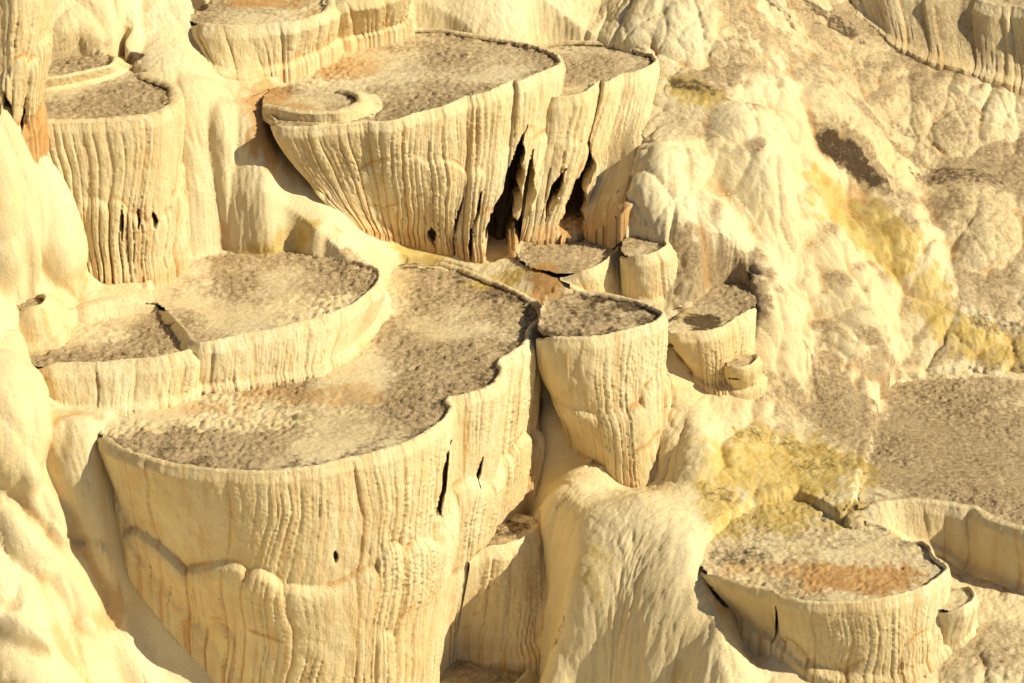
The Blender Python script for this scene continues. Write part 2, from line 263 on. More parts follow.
xc = np.linspace(XA[0], XA[-1], 330); yc = np.linspace(YA[0], YA[-1], 330)
XC, YC = np.meshgrid(xc, yc); HC = tps_eval(wt, cps, XC, YC); HC = np.clip(HC, -4, 9)
def bil(A, x0, dx, y0, dy, X, Y):
    u = np.clip((X-x0)/dx, 0, A.shape[1]-1.001); v = np.clip((Y-y0)/dy, 0, A.shape[0]-1.001)
    i = u.astype(int); j = v.astype(int); u = u-i; v = v-j
    return (A[j, i]*(1-u)+A[j, i+1]*u)*(1-v)+(A[j+1, i]*(1-u)+A[j+1, i+1]*u)*v
H = bil(HC, xc[0], xc[1]-xc[0], yc[0], yc[1]-yc[0], GX, GY); H = blur(H, 4)
# mounds
MID = np.full(H.shape, -1)
def gsamp(A, X, Y):     # samples on the non-uniform grid
    i = np.clip(np.searchsorted(XA, X)-1, 0, len(XA)-2); j = np.clip(np.searchsorted(YA, Y)-1, 0, len(YA)-2)
    u = np.clip((X-XA[i])/(XA[i+1]-XA[i]), 0, 1); v = np.clip((Y-YA[j])/(YA[j+1]-YA[j]), 0, 1)
    return (A[j, i]*(1-u)+A[j, i+1]*u)*(1-v)+(A[j+1, i]*(1-u)+A[j+1, i+1]*u)*v
def hitH(px, py, A):
    zs = np.linspace(7.5, -3.9, 1500); Q = U(np.full(zs.shape, px), np.full(zs.shape, py), zs)
    g = gsamp(A, Q[:, 0], Q[:, 1]); k = np.argmax(g >= zs); return Q[k]
for c in CP:
    if 0 <= c[0] <= 1024 and 0 <= c[1] <= 683:
        q = hitH(c[0], c[1], H)
        if abs(q[2]-c[2]) > .2: print('CP', c, 'seen z %.2f' % q[2])
BUMP = np.zeros(H.shape)
for n, m in enumerate(MND):
    c = hitH(m['px'], m['py'], H); m['c'] = c
    a = R(m['rot']); dx = GX-c[0]; dy = GY-c[1]
    e = 1+.13*noise2(GX*1.3, GY*1.3, 50+n)+.05*noise2(GX*4, GY*4, 90+n)
    u = (dx*math.cos(a)+dy*math.sin(a))/(m['rx']*e); v = (-dx*math.sin(a)+dy*math.cos(a))/(m['ry']*e)
    d = np.hypot(u, v)
    MID = np.where(d < 1, n, MID)
    rt = c[0] > .8
    BUMP = BUMP+m['b']*(.75 if rt else 1)*np.clip(1-np.clip(d, 0, 1)**(1.9 if rt else m['p']), 0, 1)**(1. if rt else m['q'])
BUMP = blur(BUMP, 1.2)
# carve the pools so that shore lines fall where they should
TOP = H.copy(); FID = np.full(H.shape, -1)
cx0 = np.searchsorted(XA, -6.8); 
for n, b in enumerate(BAS):
    zf = b['z']-b.get('sink', .035); b['zf'] = zf
    rw = catmull(b['rimw'], 12)
    bk = np.array(b['back'], float); bw = U(bk[:, 0], bk[:, 1], zf)
    b['poly'] = np.vstack([rw[:, :2], catmull(bw, 6)[:, :2]]) if len(bw) > 2 else np.vstack([rw[:, :2], bw[:, :2]])
    if b.get('nofloor'): continue
    P = b['poly']; x0, y0 = P.min(0)-1.2; x1, y1 = P.max(0)+1.2
    i0, i1 = np.searchsorted(XA, [x0, x1]); j0, j1 = np.searchsorted(YA, [y0, y1])
    if i1-i0 < 3 or j1-j0 < 3: continue
    sl = (slice(j0, j1), slice(i0, i1)); ins = inpoly(GX[sl], GY[sl], P)
    m = blur(ins.astype(float), 5); m2 = blur(ins.astype(float), 16)
    cap = np.where(m > .5, zf+.9*(.5-m), np.where(m2 > .01, zf+.30*sstep(.5, .0, m)+1.6*sstep(.45, .01, m2)**1.5, 99))
    H[sl] = np.minimum(H[sl], cap)
    # never let the ground stick out through the overhang below the rim
    F = b['footw']; nseg = len(F)-1
    ring = np.vstack([b['rimw'][:, :2]+0, F[::-1, :2]])
    for q in range(nseg):
        quad = np.array([b['rimw'][q, :2], b['rimw'][q+1, :2], F[q+1, :2], F[q, :2]])
        zt = min(F[q, 2], F[q+1, 2])+.02; s_ = (slice(*np.searchsorted(YA, [quad[:, 1].min(), quad[:, 1].max()+.02])), slice(*np.searchsorted(XA, [quad[:, 0].min(), quad[:, 0].max()+.02])))
        k_ = inpoly(GX[s_], GY[s_], quad)
        if b['label'].startswith(('little', 'low orange')) or not (b.get('cap', (0, 99))[0] <= q < b.get('cap', (0, 99))[1]): continue
        H[s_] = np.where(k_, np.minimum(H[s_], zt+.12), H[s_])
    if 'hollow' in b:      # cavity behind the open gaps of the wall
        q0, q1 = b['hollow']; f_ = F[q0:q1+1]; hp_ = np.vstack([f_[:, :2]+[0, .06], f_[::-1, :2]+[0, 1.3]])
        s_ = (slice(*np.searchsorted(YA, [hp_[:, 1].min(), hp_[:, 1].max()])), slice(*np.searchsorted(XA, [hp_[:, 0].min(), hp_[:, 0].max()])))
        H[s_] = np.where(inpoly(GX[s_], GY[s_], hp_), np.minimum(H[s_], f_[:, 2].min()-.05), H[s_])
    FID[sl] = np.where(ins, n, FID[sl])
H0 = H.copy()
TOP = np.where(FID >= 0, np.array([b.get('zf', 0) for b in BAS])[FID], H)
# flow-stretched relief: noise averaged along the line of steepest descent
Hs = blur(H+BUMP, 6); gy_, gx_ = np.gradient(Hs, YA, XA); gl = np.hypot(gx_, gy_)+1e-6
fx, fy = -gx_/gl, -gy_/gl
fx = blur(fx, 5); fy = blur(fy, 5); fl = np.hypot(fx, fy)+1e-6; fx /= fl; fy /= fl
def usamp(A, X, Y):     # nearest-ish sample used for the direction field
    i = np.clip(((X-XU0)/.0165).astype(int)+IU0, 0, len(XA)-1); j = np.clip(((Y-YU0)/.019).astype(int)+JU0, 0, len(YA)-1)
    return A[j, i]
IU0 = int(np.searchsorted(XA, -6.9)); XU0 = XA[IU0]; JU0 = int(np.searchsorted(YA, -4.3)); YU0 = YA[JU0]
def lic(fn, step, n):
    acc = 0; wsum = 0
    for sg in (1, -1):
        X, Y = GX.copy(), GY.copy()
        for k in range(n):
            wgt = math.cos(k/n*math.pi/2); acc = acc+wgt*fn(X, Y); wsum += wgt
            dx = usamp(fx, X, Y); dy = usamp(fy, X, Y); X = X+sg*dx*step; Y = Y+sg*dy*step
    return acc/wsum
def cellb(X, Y, s, seed):
    wx = X+.35*s*noise2(X/s*.7, Y/s*.7, seed+5); wy = Y+.35*s*noise2(X/s*.7+9, Y/s*.7, seed+6)
    f1, f2, _ = worley(wx/s, wy/s, seed); return f2-f1
steep = sstep(.25, .8, gl)
ca, sa = math.cos(R(-24)), math.sin(R(-24))
def domes(sx, sy, seed, cut=.86):
    a = GX*ca+GY*sa; b = -GX*sa+GY*ca
    a = a+.30*sx*noise2(a/sx*.8, b/sy*.8, seed+5)*1.3; b = b+.30*sy*noise2(a/sx*.8+9, b/sy*.8, seed+6)*1.3
    f1, f2, cid = worley(a/sx, b/sy, seed); return np.sqrt(np.clip(1-(f1/cut)**2, 0, 1))*(.6+.5*cid)+.25*np.clip((f2-f1)*3, 0, 1)
big = domes(.46, .62, 3); mid = domes(.25, .33, 7); tiny = domes(.085, .10, 13)
fine = lic(lambda X, Y: noise2(X/.05, Y/.05, 21), .012, 5)
pit = fbm(GX/.10, GY/.10, 31, 4)
strk = fbm(GX*.6, GY*.6, 77, 2)
big = big-blur(big, 22); mid = mid-blur(mid, 12); tiny = tiny-blur(tiny, 6)
slope_right = sstep(.2, 1.6, GX)
dome_zone = sstep(.2, .5, GX)*sstep(2.9, 2.5, GX)*sstep(-1.0, -1.6, GY)     # the big dome stays smooth
left_bank = 1.25*sstep(-3.9, -4.5, GX)*sstep(4.5, 3.0, GY)
D = (.030+.078*slope_right+.055*left_bank)*(1-.75*dome_zone)*np.clip(.10+steep, 0, 1)*big + (.006+.042*slope_right)*(1-.5*dome_zone)*np.clip(.15+steep, 0, 1)*mid + .006*slope_right*tiny*np.clip(.5+strk, 0, 1.2) + (.007*np.clip(.25+steep, 0, 1)*np.clip(.6+strk, .2, 1.3)+.003)*fine + .011*pit*(.7+.4*slope_right)+.006*fbm(GX/.03, GY/.03, 35, 2)
D = D*np.where(FID >= 0, .2, 1)
def normals(P):
    a = np.gradient(P, axis=1); b = np.gradient(P, axis=0); n = np.cross(a, b); return n/np.linalg.norm(n, axis=2, keepdims=True)
P0 = np.dstack([GX, GY, H]); Ns = normals(np.dstack([GX, GY, blur(H, 7)]))
BUMP = BUMP*(1-blur((FID >= 0).astype(float), 4))
P1 = P0+Ns*(D+BUMP)[..., None]; N1 = normals(P1)
# ------------------------------------------------------------------ stains and one cave's painted shade (fixed on the ground, irregular outlines)
def hit(px, py):
    lo, hi = -4., 8.
    zs = np.linspace(7.5, -3.9, 1200); Q = U(np.full(zs.shape, px), np.full(zs.shape, py), zs)
    g = gsamp(TOP, Q[:, 0], Q[:, 1]); k = np.argmax(g >= zs)
    return Q[k] if g[k]-zs[k] < .06 else hitH(px, py, H)
# (px, py, rx, ry, channel, strength)   0 crust  1 yellow algae  2 orange iron  3 dark brown
ST = [(790,480,95,50,1,1.),(720,520,30,30,1,.7),(745,455,60,22,1,.6),(780,570,60,12,2,.5),(850,580,80,18,2,.9),(800,540,70,14,3,.35),(740,555,40,12,3,.5),(770,440,50,8,3,.42),(820,465,45,7,3,.42),(725,495,26,8,3,.42),
 (835,400,50,38,0,.9),(790,400,40,22,0,.6),(840,530,60,25,0,.6),(900,560,40,30,0,.5),(960,450,140,75,0,1.),
 (850,225,55,35,1,1.),(890,255,50,25,1,.9),(930,290,30,28,1,.7),(850,170,42,13,3,.8),(855,168,50,20,0,1.),(700,85,40,14,0,.8),(960,180,50,12,3,.55),(890,150,60,10,0,.8),(820,30,60,16,0,.8),(780,12,50,8,3,.5),(690,85,36,8,3,.6),(690,90,40,16,1,.9),(830,20,45,10,3,.65),(990,345,50,28,1,.8),(940,320,18,20,1,.8),(1000,325,40,10,3,.5),
 (850,60,170,70,0,.42),(1000,200,70,90,0,.45),(740,480,60,40,1,.6),(760,25,70,25,0,.7),(850,60,80,40,0,.55),(960,130,60,35,0,.5),(1000,170,50,20,0,.8),(930,180,40,8,3,.5),(900,130,30,7,3,.45),(740,60,50,18,0,.6),(930,95,40,25,0,.5),(985,260,40,40,0,.4),(900,200,40,15,0,.5),
 (430,252,55,14,1,.9),(300,247,60,7,1,.7),(500,285,40,8,1,.8),(555,262,45,26,0,.9),(545,300,20,14,2,.9),(640,240,24,8,3,.3),(720,295,50,18,0,1.),(700,322,26,10,3,.8),(690,318,30,10,1,.5),
 (595,560,20,28,1,.5),(600,450,14,10,1,.5),(565,500,10,8,3,.4),(705,560,6,5,3,.4),(510,528,24,12,3,.6),(560,630,8,6,3,.4),
 (505,330,30,45,3,.35),(600,315,50,14,3,.5),(100,90,50,14,3,.25),(500,50,50,10,3,.3),(200,410,120,20,4,.9),(330,352,55,26,4,.9),(384,300,26,30,4,.8),(130,425,50,12,4,.8),(330,75,55,26,4,.6),(268,100,26,14,2,.9),(300,108,40,8,2,.6),(370,60,30,16,2,.3),(820,470,60,30,1,.9),(90,335,40,8,4,.5),(205,290,20,20,4,.4),(740,575,40,8,4,.5),(270,95,30,14,2,.7),(345,70,40,14,2,.6),(330,60,18,6,2,.8),(390,295,30,40,2,.25),(300,395,90,12,2,.5),(210,405,60,10,2,.45),(20,105,16,30,2,.9),(8,92,7,10,3,1.),(135,58,12,6,3,1.),(200,5,14,10,3,1.),  # last entry: shade of a dark cave mouth painted on the ground
 (60,45,40,10,0,.3),(260,2,60,8,2,.8),(360,265,35,8,0,.6),(120,395,30,10,2,.3),(880,395,60,10,0,.7),(1000,640,40,30,0,.55),(960,660,40,20,0,.4),(480,660,40,14,0,.3),(990,400,60,8,3,.35),(730,120,35,16,0,.25),(720,205,10,10,3,.2),(905,300,40,8,0,.3),(800,300,30,8,2,.35),(855,375,40,6,2,.4),(930,395,30,12,3,.3)]
STW = []
for s in ST:
    c = hit(s[0], s[1]); a = hit(s[0]-s[2]*.8, s[1]); e = hit(s[0], s[1]-s[3]*.8); d_ = hit(s[0], s[1]+s[3]*.8)
    ry = np.clip(abs(e[1]-d_[1])/1.6, s[3]*.011*1.0, s[3]*.011*2.6)
    STW.append((c[0], c[1], s[2]*.011, ry, s[4], s[5], c[2]))
def stain_shade(X, Y, Z):
    A = np.zeros(X.shape+(5,))
    nz = fbm(X*1.6, Y*1.6, 91, 4)*.55 + fbm(X*9, Y*9, 95, 3)*.3
    for cx, cy, rx, ry, ch, st, cz in STW:
        d = np.hypot((X-cx)/rx, (Y-cy)/ry)+nz+np.clip((np.abs(Z-cz)-.9)*4, 0, 9)
        A[..., ch] = np.maximum(A[..., ch], st*sstep(1.25, .55, d))
    for cx, cy, rx, ry, ch, st, cz in STW:
        if ch == 4 and np.abs(np.mean(Z)-cz) < .6: A[..., 4] = np.maximum(A[..., 4], st*sstep(1.25, .4, np.hypot((X-cx)/rx, (Y-cy)/ry)+nz))
    return A
# ------------------------------------------------------------------ materials
def material(name, mode):
    m = bpy.data.materials.new(name); m.use_nodes = True; t = m.node_tree; N = t.nodes; L = t.links
    bs = N['Principled BSDF']; bs.inputs['Roughness'].default_value = .72; bs.inputs['Specular IOR Level'].default_value = .25
    tc = N.new('ShaderNodeTexCoord')
    at = N.new('ShaderNodeAttribute'); at.attribute_name = 'stain_shade'
    sp = N.new('ShaderNodeSeparateColor'); L.new(at.outputs['Color'], sp.inputs[0])
    geo = N.new('ShaderNodeNewGeometry')
    def noise(sc_, det=6, rough=.6, stretch=None):
        mp = N.new('ShaderNodeMapping'); L.new(geo.outputs['Position'], mp.inputs[0])
        if stretch: mp.inputs['Scale'].default_value = stretch
        n = N.new('ShaderNodeTexNoise'); n.inputs['Scale'].default_value = sc_; n.inputs['Detail'].default_value = det; n.inputs['Roughness'].default_value = rough
        L.new(mp.outputs[0], n.inputs['Vector']); return n.outputs[0]
    def ramp(v, a, b, c0=(0, 0, 0, 1), c1=(1, 1, 1, 1)):
        r = N.new('ShaderNodeValToRGB'); r.color_ramp.elements[0].position = a; r.color_ramp.elements[1].position = b
        r.color_ramp.elements[0].color = c0; r.color_ramp.elements[1].color = c1; L.new(v, r.inputs[0]); return r.outputs[0]
    def mix(f, a, b, mode_='MIX'):
        x = N.new('ShaderNodeMix'); x.data_type = 'RGBA'; x.blend_type = mode_
        if isinstance(f, float): x.inputs[0].default_value = f
        else: L.new(f, x.inputs[0])
        for k, v in ((6, a), (7, b)):
            if isinstance(v, tuple): x.inputs[k].default_value = v
            else: L.new(v, x.inputs[k])
        return x.outputs[2]
    def math_(op, a, b, clamp=True):
        x = N.new('ShaderNodeMath'); x.operation = op; x.use_clamp = clamp
        for k, v in enumerate((a, b)):
            if isinstance(v, (int, float)): x.inputs[k].default_value = v
            else: L.new(v, x.inputs[k])
        return x.outputs[0]
    large = noise(.9, 5, .6); streaky = noise(7, 6, .65, (1, 1, .12) if mode == 'wall' else (1, 1, .7)); small = noise(30, 6, .7); spk = noise(70, 5, .75)
    cream = mix(ramp(large, .35, .7), (.78, .68, .44, 1), (.71, .565, .30, 1))
    cream = mix(ramp(streaky, .45, .72), cream, (.66, .48, .24, 1) if mode == 'wall' else (.70, .58, .37, 1))
    cream = mix(ramp(small, .55, .8), cream, (.60, .45, .24, 1))
    # crust: grey brown grit with pale crumbs
    cr = mix(ramp(noise(19, 9, .8), .38, .60), (.20, .125, .055, 1), (.74, .57, .33, 1))
    cr = mix(ramp(noise(1.5, 4, .6), .35, .68), cr, mix(.55, cr, (.72, .56, .34, 1)))
    def modu(ch, sca, lo, hi):
        return math_('MULTIPLY', ramp(math_('ADD', math_('MULTIPLY', ch, 1.0), math_('MULTIPLY', math_('SUBTRACT', noise(sca, 6, .7), .5, False), 1.5, False), True), lo, hi), math_('MULTIPLY', ch, 3.0))
    col = mix(modu(sp.outputs[0], 12, .3, .65), cream, cr)
    ye = mix(ramp(noise(6, 6, .7), .35, .65), (.50, .33, .05, 1), (.66, .52, .20, 1))
    col = mix(math_('MULTIPLY', modu(sp.outputs[1], 5, .3, .8), .85), col, ye)
    oc = mix(ramp(noise(8, 6, .7), .35, .65), (.46, .22, .06, 1), (.64, .40, .16, 1))
    col = mix(math_('MULTIPLY', modu(sp.outputs[2], 8, .15, .75), .9), col, oc)
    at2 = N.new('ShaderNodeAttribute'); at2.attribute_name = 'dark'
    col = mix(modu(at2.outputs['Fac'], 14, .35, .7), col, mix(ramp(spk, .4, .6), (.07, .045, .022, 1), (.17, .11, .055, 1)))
    L.new(col, bs.inputs['Base Color'])
    bp = N.new('ShaderNodeBump'); bp.inputs['Strength'].default_value = 1.0; bp.inputs['Distance'].default_value = .02
    hh = math_('ADD', math_('MULTIPLY', small, .6, False), math_('MULTIPLY', spk, .35, False), False)
    hc = math_('MULTIPLY', noise(22, 9, .8), math_('MULTIPLY', sp.outputs[0], 2.6, False), False)
    hh = math_('ADD', hh, hc, False)
    if mode == 'wall':
        hh = math_('ADD', hh, math_('MULTIPLY', noise(16, 4, .6, (1, 1, .15)), 1.1, False), False)
    L.new(hh, bp.inputs['Height']); L.new(bp.outputs[0], bs.inputs['Normal'])
    return m
MAT_G = material('travertine_ground', 'ground'); MAT_W = material('travertine_wall', 'wall')
# ------------------------------------------------------------------ mesh helpers
def grid_faces(nj, ni, mask=None):
    idx = np.arange(nj*ni).reshape(nj, ni)
    q = np.stack([idx[:-1, :-1], idx[:-1, 1:], idx[1:, 1:], idx[1:, :-1]], -1)
    return q[mask] if mask is not None else q.reshape(-1, 4)
def mk(name, V, F, S, mat, parent=None, nrm=None, origin=None, vis_only=True):
    V = V.reshape(-1, 3); S = S.reshape(-1, 4); F = F.reshape(-1, 4)
    used = np.zeros(len(V), bool); used[F.ravel()] = True; rem = np.cumsum(used)-1
    V = V[used]; S = S[used]; F = rem[F]
    if nrm is not None: nrm = nrm.reshape(-1, 3)[used]
    o_ = np.zeros(3) if origin is None else np.asarray(origin, float)
    me = bpy.data.meshes.new(name); me.vertices.add(len(V)); me.vertices.foreach_set('co', (V-o_).astype(np.float32).ravel())
    me.loops.add(F.size); me.loops.foreach_set('vertex_index', F.astype(np.int32).ravel())
    me.polygons.add(len(F)); me.polygons.foreach_set('loop_start', (np.arange(len(F))*4).astype(np.int32)); me.polygons.foreach_set('use_smooth', np.ones(len(F), bool))
    me.update(calc_edges=True)
    a = me.attributes.new('stain_shade', 'FLOAT_COLOR', 'POINT'); C = S.copy(); dk = C[:, 3].copy(); C[:, 3] = 1; a.data.foreach_set('color', C.astype(np.float32).ravel())
    a2 = me.attributes.new('dark', 'FLOAT', 'POINT'); a2.data.foreach_set('value', dk.astype(np.float32))
    if nrm is not None: me.normals_split_custom_set_from_vertices(nrm.astype(np.float32))
    me.materials.append(mat); o = bpy.data.objects.new(name, me); sc.collection.objects.link(o)
    if parent is not None: o.parent = parent; o.location = o_-np.array(parent.location)
    else: o.location = o_
    return o
# ------------------------------------------------------------------ hillside and mounds
S = stain_shade(GX, GY, H)[..., :4]
nzf = blur(N1[..., 2], 2.5)
up_r = sstep(1.2, 3.0, GX)*sstep(-1.5, 1.5, GY)
S[..., 0] = np.maximum(S[..., 0], (.25+.75*up_r)*sstep(.3, 1.4, GX)*np.clip(sstep(.70, .90, nzf)*1.1*np.clip(.55+fbm(GX*1.1, GY*1.1, 131, 4)*1.1, 0, 1)+.22*up_r, 0, 1))
FF = blur(BUMP+D, 1.5); cav = np.clip((blur(FF, 5)-FF)*38-.06, 0, .85)*(FID < 0)  # hollows between lumps: brown dirt that doubles as painted occlusion shade
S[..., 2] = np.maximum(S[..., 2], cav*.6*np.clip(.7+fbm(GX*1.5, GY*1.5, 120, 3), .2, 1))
fid = MID[:-1, :-1].copy()
for n, m in enumerate(MND):
    if (fid == n).sum() < 400: fid[fid == n] = -1; print('MOUND hidden', m['label'])
hs = mk('hillside', P1, grid_faces(*H.shape, mask=(fid < 0)), S, MAT_G, nrm=N1); hs['kind'] = 'structure'
for n, m in enumerate(MND):
    k = fid == n
    if not k.any(): continue
    jj, ii = np.nonzero(k); org = (GX[jj, ii].mean(), GY[jj, ii].mean(), H[jj, ii].min())
    o = mk(m['name'], P1, grid_faces(*H.shape, mask=k), S, MAT_G, nrm=N1, origin=org)
    o['label'] = m['label']; o['category'] = 'rock mound' if 'mound' in m['name'] else 'rock pillar'; o['group'] = 'flowstone mounds on the hillside'
# ------------------------------------------------------------------ basins
def cells(s, w, rng, jitter=.45):
    tot = s.max()-s.min()+4*w; n = int(tot/w)+4
    e = np.cumsum(w*(1+(rng.random(n)-.5)*2*jitter))+s.min()-2*w
    k = np.clip(np.searchsorted(e, s)-1, 0, n-2); u = (s-e[k])/(e[k+1]-e[k])*2-1
    return np.clip(u, -1, 1), k, rng.random(n+2)
def blur1(a): return np.convolve(np.pad(a, 20, mode='edge'), np.ones(41)/41, 'valid')
def build_basin(n, b):
    rng = np.random.default_rng(100+n); root = bpy.data.objects.new(b['name'], None)
    rim = catmull(b['rimw'], 40); foot = catmull(b['footw'], 40)
    ds = np.r_[0, np.cumsum(np.linalg.norm(np.diff(rim[:, :2], axis=0), axis=1))]
    ns = max(int(ds[-1]/.0125), 30); s1 = np.linspace(0, ds[-1], ns)
    rim = np.stack([np.interp(s1, ds, rim[:, k]) for k in range(3)], 1); foot = np.stack([np.interp(s1, ds, foot[:, k]) for k in range(3)], 1)
    t_ = np.gradient(rim[:, :2], axis=0)
    kk = np.exp(-.5*(np.arange(-14, 15)/6.)**2); kk /= kk.sum()
    t_ = np.stack([np.convolve(np.pad(t_[:, q], 14, mode='edge'), kk, 'valid') for q in (0, 1)], 1)
    t_ /= np.linalg.norm(t_, axis=1, keepdims=True)+1e-9
    nr = np.stack([t_[:, 1], -t_[:, 0]], 1)
    mi = np.argmin(rim[:, 1]); org = np.array([rim[:, 0].mean(), rim[:, 1].mean(), foot[:, 2].min()])
    root.location = org; sc.collection.objects.link(root)
    root['label'] = b['label']; root['category'] = 'terrace basin' if 'basin' in b['name'] else ('rock pillar' if 'pillar' in b['name'] else 'rock ledge'); root['group'] = 'travertine terraces stepping down the hillside'
    bpy.context.view_layer.update()
    hgt = (rim[:, 2]-foot[:, 2]).max(); nt_ = max(int(hgt/.0135), 14)
    f = np.linspace(0, 1, nt_)[:, None]; hl = (rim[:, 2]-foot[:, 2])[None, :]; T = f*hl; SS = np.broadcast_to(s1[None, :], T.shape)
    hp = b.get('hp', 1.1); g = (f**hp)[..., None]
    P = np.empty((nt_, ns, 3)); P[..., :2] = rim[None, :, :2]+(foot-rim)[None, :, :2]*g; P[..., 2] = rim[None, :, 2]-T
    # relief: overlapping tiers of rounded lobes, then flutes
    wob = .08*noise2(SS*1.1, T*1., 7+n)+.022*noise2(SS*4, T*2.4, 17+n)
    d = np.zeros(T.shape); crs = np.zeros(T.shape)
    for q, (t0, amp, lw) in enumerate(b['tiers']):
        u, k, rr = cells(SS+wob*1.2, lw, rng, .62)
        start = t0+(.40*noise2(SS*.9, SS*0, 31+q+n)+(rr[k]-.5)*.16 if q else 0)+(.05*np.abs(u)**2.*lw/.3 if q else 0)
        tau = T-start; up = np.sqrt(np.clip(tau/.26, 0, 1)*(2-np.clip(tau/.26, 0, 1))) if q else np.sqrt(np.clip((tau+.05)/.12, 0, 1))
        ln = (b['tiers'][q+1][0]-t0) if q+1 < len(b['tiers']) else max(hl.max()-t0, .3)
        fall = np.clip(1-tau/(ln*1.5), 0, 1)**.6
        lobe = np.sqrt(np.clip(1-u**2, 0, 1))*.75+.25
        v = amp*up*fall*(.55+.45*lobe)*(.65+.6*rr[k])
        if q: v = v+amp*.35*sstep(0, .1, tau)
        if not q:
            d = v*np.clip(.35+T/.15, 0, 1)
        else:
            d = smax(d*(1-.55*sstep(0, .5, tau)), v, .02)
        crs = np.maximum(crs, sstep(.86, 1., np.abs(u))*(tau > 0)*.6)
        if q: crs = np.maximum(crs, np.exp(-(tau/.03)**2)*.9*sstep(-.1, .3, noise2(SS*2, T, 5)))
    # flutes
    fw = b['fw']; a0 = b['flute']
    u, k, rr = cells(SS+wob, fw, rng, .6); fl1 = np.sqrt(np.clip(1-u**2, 0, 1))
    u2, k2, rr2 = cells(SS+wob*1.3+.01*noise2(SS*20, T*8, 3), fw*.42, rng, .5); fl2 = np.sqrt(np.clip(1-u2**2, 0, 1))
    face = .22+.85*sstep(-.25, .55, blur1(nr[:, 0]))[None]
    mod = face*np.clip(.55+.9*noise2(SS*.9, T*1.1, 41+n)+.5*(rr[k]-.5), .08, 1.3)*np.clip(.25+T/.5, 0, 1)
    d = d+a0*mod*(fl1-.6)*(.6+.8*rr[k])+a0*.30*np.clip(mod+.1, 0, 1)*(fl2-.6)
    d = d+.010*fbm(SS*7, T*5, 61+n, 4)+.018*np.abs(noise2(SS*14, T*16, 66+n))*mod
    lower = np.clip((f-.45)*1.8, 0, 1)
    d = d-a0*(1.6*lower+.5)*np.clip(mod+.2, 0, 1)*sstep(.6, 1, np.abs(u))*(rr[k] > .4)
    crs = np.maximum(crs, sstep(.6, 1, np.abs(u))*np.clip(mod, 0, 1)*.55*(rr[k] > .3)*(.3+.7*np.broadcast_to(lower, T.shape)))
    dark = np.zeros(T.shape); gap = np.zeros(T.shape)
    # open black gaps between hanging columns (real recesses, their shade also painted in)
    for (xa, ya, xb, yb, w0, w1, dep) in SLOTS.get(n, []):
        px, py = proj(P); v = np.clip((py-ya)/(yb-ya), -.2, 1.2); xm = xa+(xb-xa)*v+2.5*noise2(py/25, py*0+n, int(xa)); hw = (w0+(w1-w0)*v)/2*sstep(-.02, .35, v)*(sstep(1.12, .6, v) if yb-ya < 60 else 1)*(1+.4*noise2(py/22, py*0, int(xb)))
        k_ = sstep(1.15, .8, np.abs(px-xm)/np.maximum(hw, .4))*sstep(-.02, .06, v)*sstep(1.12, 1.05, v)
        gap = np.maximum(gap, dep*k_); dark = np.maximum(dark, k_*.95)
    d *= np.clip(1.-.0*f, 0, 1)
    d = d+.07*sstep(.84, 1, f)**2
    edge = np.clip(np.minimum(s1, s1[-1]-s1)/.25, 0, 1)[None, :]
    P[..., :2] += nr[None]*(d*edge)[..., None]; P[..., 1] += gap
    # tilt of the rim
    jz = (.010*noise2(s1*3, s1*0, 71+n)+.006*noise2(s1*14, s1*0, 73+n))
    es = sstep(.3, 0, np.minimum(s1, s1[-1]-s1))*min(.10, hgt*.25)
    P[..., 2] += (jz-es)[None]*(1-f)
    # below the foot
    extra = []
    for q in range(1, 8):
        e = P[-1].copy(); e[:, 2] -= .05*q*min(1, hgt/.6); extra.append(e)
    P = np.concatenate([P, np.array(extra)], 0)
    pad = lambda A: np.concatenate([A, np.repeat(A[-1:], 7, 0)], 0)
    crs = pad(crs); dark = pad(dark); Tp = pad(T)
    St = np.zeros(P.shape[:2]+(4,))
    SSp = np.broadcast_to(s1[None], Tp.shape)
    foot_st = sstep(.35, .0, (hl-Tp))*.25*(hl > .5)
    St[..., 2] = np.clip(crs*.75+foot_st*b.get('fst', 1)+.15*np.clip(noise2(SSp*1.5, Tp*.4, 81+n), 0, 1)*(hl > .8), 0, 1)  # wall creases: iron tint with occlusion shade painted into the same colour
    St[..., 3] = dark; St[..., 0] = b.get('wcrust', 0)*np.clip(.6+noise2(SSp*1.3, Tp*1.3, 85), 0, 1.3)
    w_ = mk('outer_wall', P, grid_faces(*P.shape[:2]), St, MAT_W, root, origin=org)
    # rim: rounded lip reaching over to the inside
    lip = b['lip']; zf = b['zf']; lw_ = lip*(1+.35*noise2(s1*2.2, s1*0, 83+n)+.25*noise2(s1*9, s1*0, 85+n)); dd = P[0]-0
    rows = []; prof = [(0, 0), (.10, .010), (.3, .018), (.55, .02), (.8, .012), (1.0, -.004), (1.12, -.03), (1.18, -.09), (1.2, -.16)]
    for a_, h_ in prof:
        r = dd.copy(); r[:, :2] -= nr*(lw_*a_)[:, None]
        r[:, 2] += h_+(.008*noise2(s1*18, s1*0+a_*4, 88+n) if 0 < a_ < 1 else 0); rows.append(r)
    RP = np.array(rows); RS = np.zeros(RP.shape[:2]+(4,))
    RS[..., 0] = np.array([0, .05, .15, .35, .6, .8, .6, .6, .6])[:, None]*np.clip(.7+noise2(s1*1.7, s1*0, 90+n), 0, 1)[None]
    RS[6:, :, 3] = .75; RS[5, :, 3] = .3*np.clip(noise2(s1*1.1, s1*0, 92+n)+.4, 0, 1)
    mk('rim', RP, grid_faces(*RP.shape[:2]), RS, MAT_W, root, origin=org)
    if b.get('nofloor'): return root
    # floor
    poly = b['poly']; x0, y0 = poly.min(0); x1, y1 = poly.max(0); st = .017
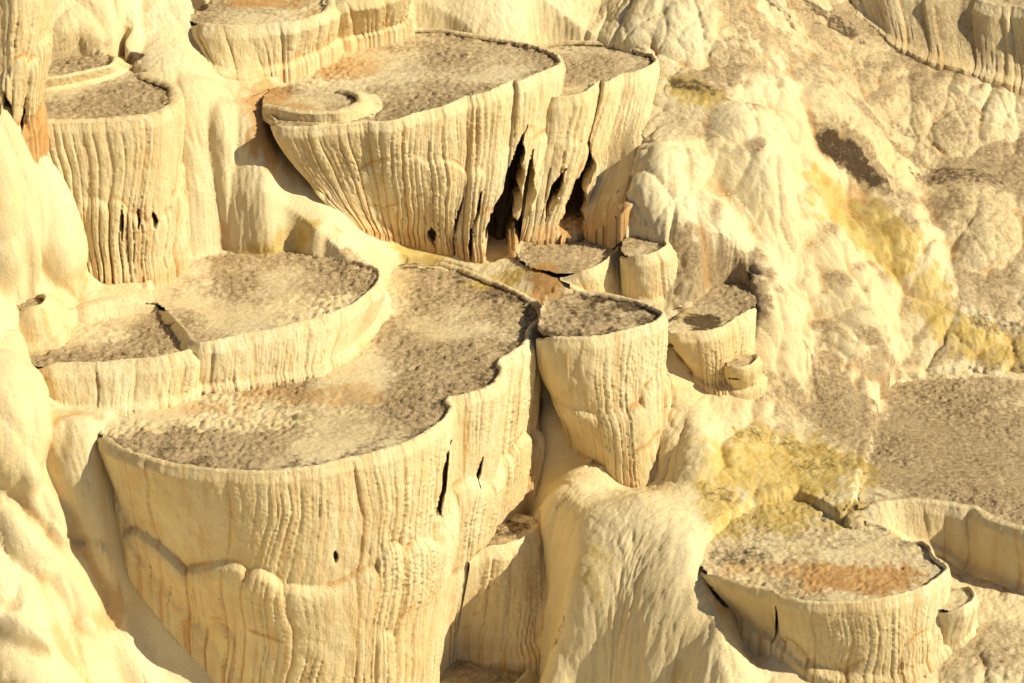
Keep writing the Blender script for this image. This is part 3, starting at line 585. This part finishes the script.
    xs = np.arange(x0-.1, x1+.25, st); ys = np.arange(y0, y1+.3, st); X, Y = np.meshgrid(xs, ys)
    # stay under the lip, and run a little way into the bank behind
    inside = inpoly(X, Y, poly)
    m_ = blur(inside.astype(float), 3)
    nb = len(b['rimw'])
    # pull in by ~3.5 cm along the rim: use distance to rim polyline
    rr_ = rim[::4, :2]; keep = inside.copy()
    dm = np.full(X.shape, 9.)
    for p in rr_: dm = np.minimum(dm, (X-p[0])**2+(Y-p[1])**2)
    keep &= dm > (.45*lip)**2
    # outside on the bank side
    dmc = np.full(X.shape, 9.)
    for p in rim[int(ns*.1):int(ns*.9):4, :2]: dmc = np.minimum(dmc, (X-p[0])**2+(Y-p[1])**2)
    bankside = (~inside) & (m_ > .02) & (dmc > .3**2); keep |= bankside
    c1, c2, cid = worley(X/.06, Y/.06, 5+n); crust = fbm(X*16, Y*16, 25+n, 4)
    patch = np.clip(.58+1.5*fbm(X*.9, Y*.9, 44+n, 4), 0, 1)
    Z = zf+(.020*crust+.016*fbm(X*6, Y*6, 27+n, 3)+.010*fbm(X*34, Y*34, 29+n, 2))*(.3+1.*patch)+.014*(cid-.5)*np.clip((c2-c1)*4, 0, 1)*patch+.02*fbm(X*1.1, Y*1.1, 55+n, 2)
    Z = Z+b.get('shore', 0)*sstep(.95, .5, m_)
    FP = np.dstack([X, Y, Z]); FS = stain_shade(X, Y, np.full(X.shape, zf)); 
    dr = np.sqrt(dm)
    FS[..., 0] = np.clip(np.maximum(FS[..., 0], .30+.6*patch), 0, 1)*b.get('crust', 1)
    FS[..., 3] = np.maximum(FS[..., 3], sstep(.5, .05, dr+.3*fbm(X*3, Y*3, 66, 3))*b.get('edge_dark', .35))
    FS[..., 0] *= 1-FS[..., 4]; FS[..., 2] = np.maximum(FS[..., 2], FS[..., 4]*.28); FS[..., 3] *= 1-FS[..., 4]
    FS[..., 0] *= sstep(.5, .9, m_+.25*fbm(X*4, Y*4, 67, 3)+.3*(dm < .2))
    keep &= inside | (gsamp(H, X, Y) > zf-.03)
    kf = keep[:-1, :-1] & keep[1:, 1:] & keep[1:, :-1] & keep[:-1, 1:]
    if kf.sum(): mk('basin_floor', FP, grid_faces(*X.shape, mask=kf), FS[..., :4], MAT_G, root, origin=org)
    return root
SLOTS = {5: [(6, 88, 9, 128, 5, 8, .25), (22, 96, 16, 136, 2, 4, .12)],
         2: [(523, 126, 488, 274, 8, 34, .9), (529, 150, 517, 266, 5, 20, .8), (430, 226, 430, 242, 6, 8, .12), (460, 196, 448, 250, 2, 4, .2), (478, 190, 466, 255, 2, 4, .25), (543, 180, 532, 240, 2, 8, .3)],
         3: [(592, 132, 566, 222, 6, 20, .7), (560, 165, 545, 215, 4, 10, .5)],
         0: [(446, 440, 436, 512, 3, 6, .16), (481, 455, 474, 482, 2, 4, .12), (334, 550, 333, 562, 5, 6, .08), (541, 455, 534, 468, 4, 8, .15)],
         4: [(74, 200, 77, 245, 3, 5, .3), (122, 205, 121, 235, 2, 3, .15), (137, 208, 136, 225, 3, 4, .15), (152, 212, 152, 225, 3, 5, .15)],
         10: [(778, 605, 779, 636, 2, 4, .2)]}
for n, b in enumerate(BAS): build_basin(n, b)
print('verts', sum(len(o.data.vertices) for o in sc.objects if o.type == 'MESH'))
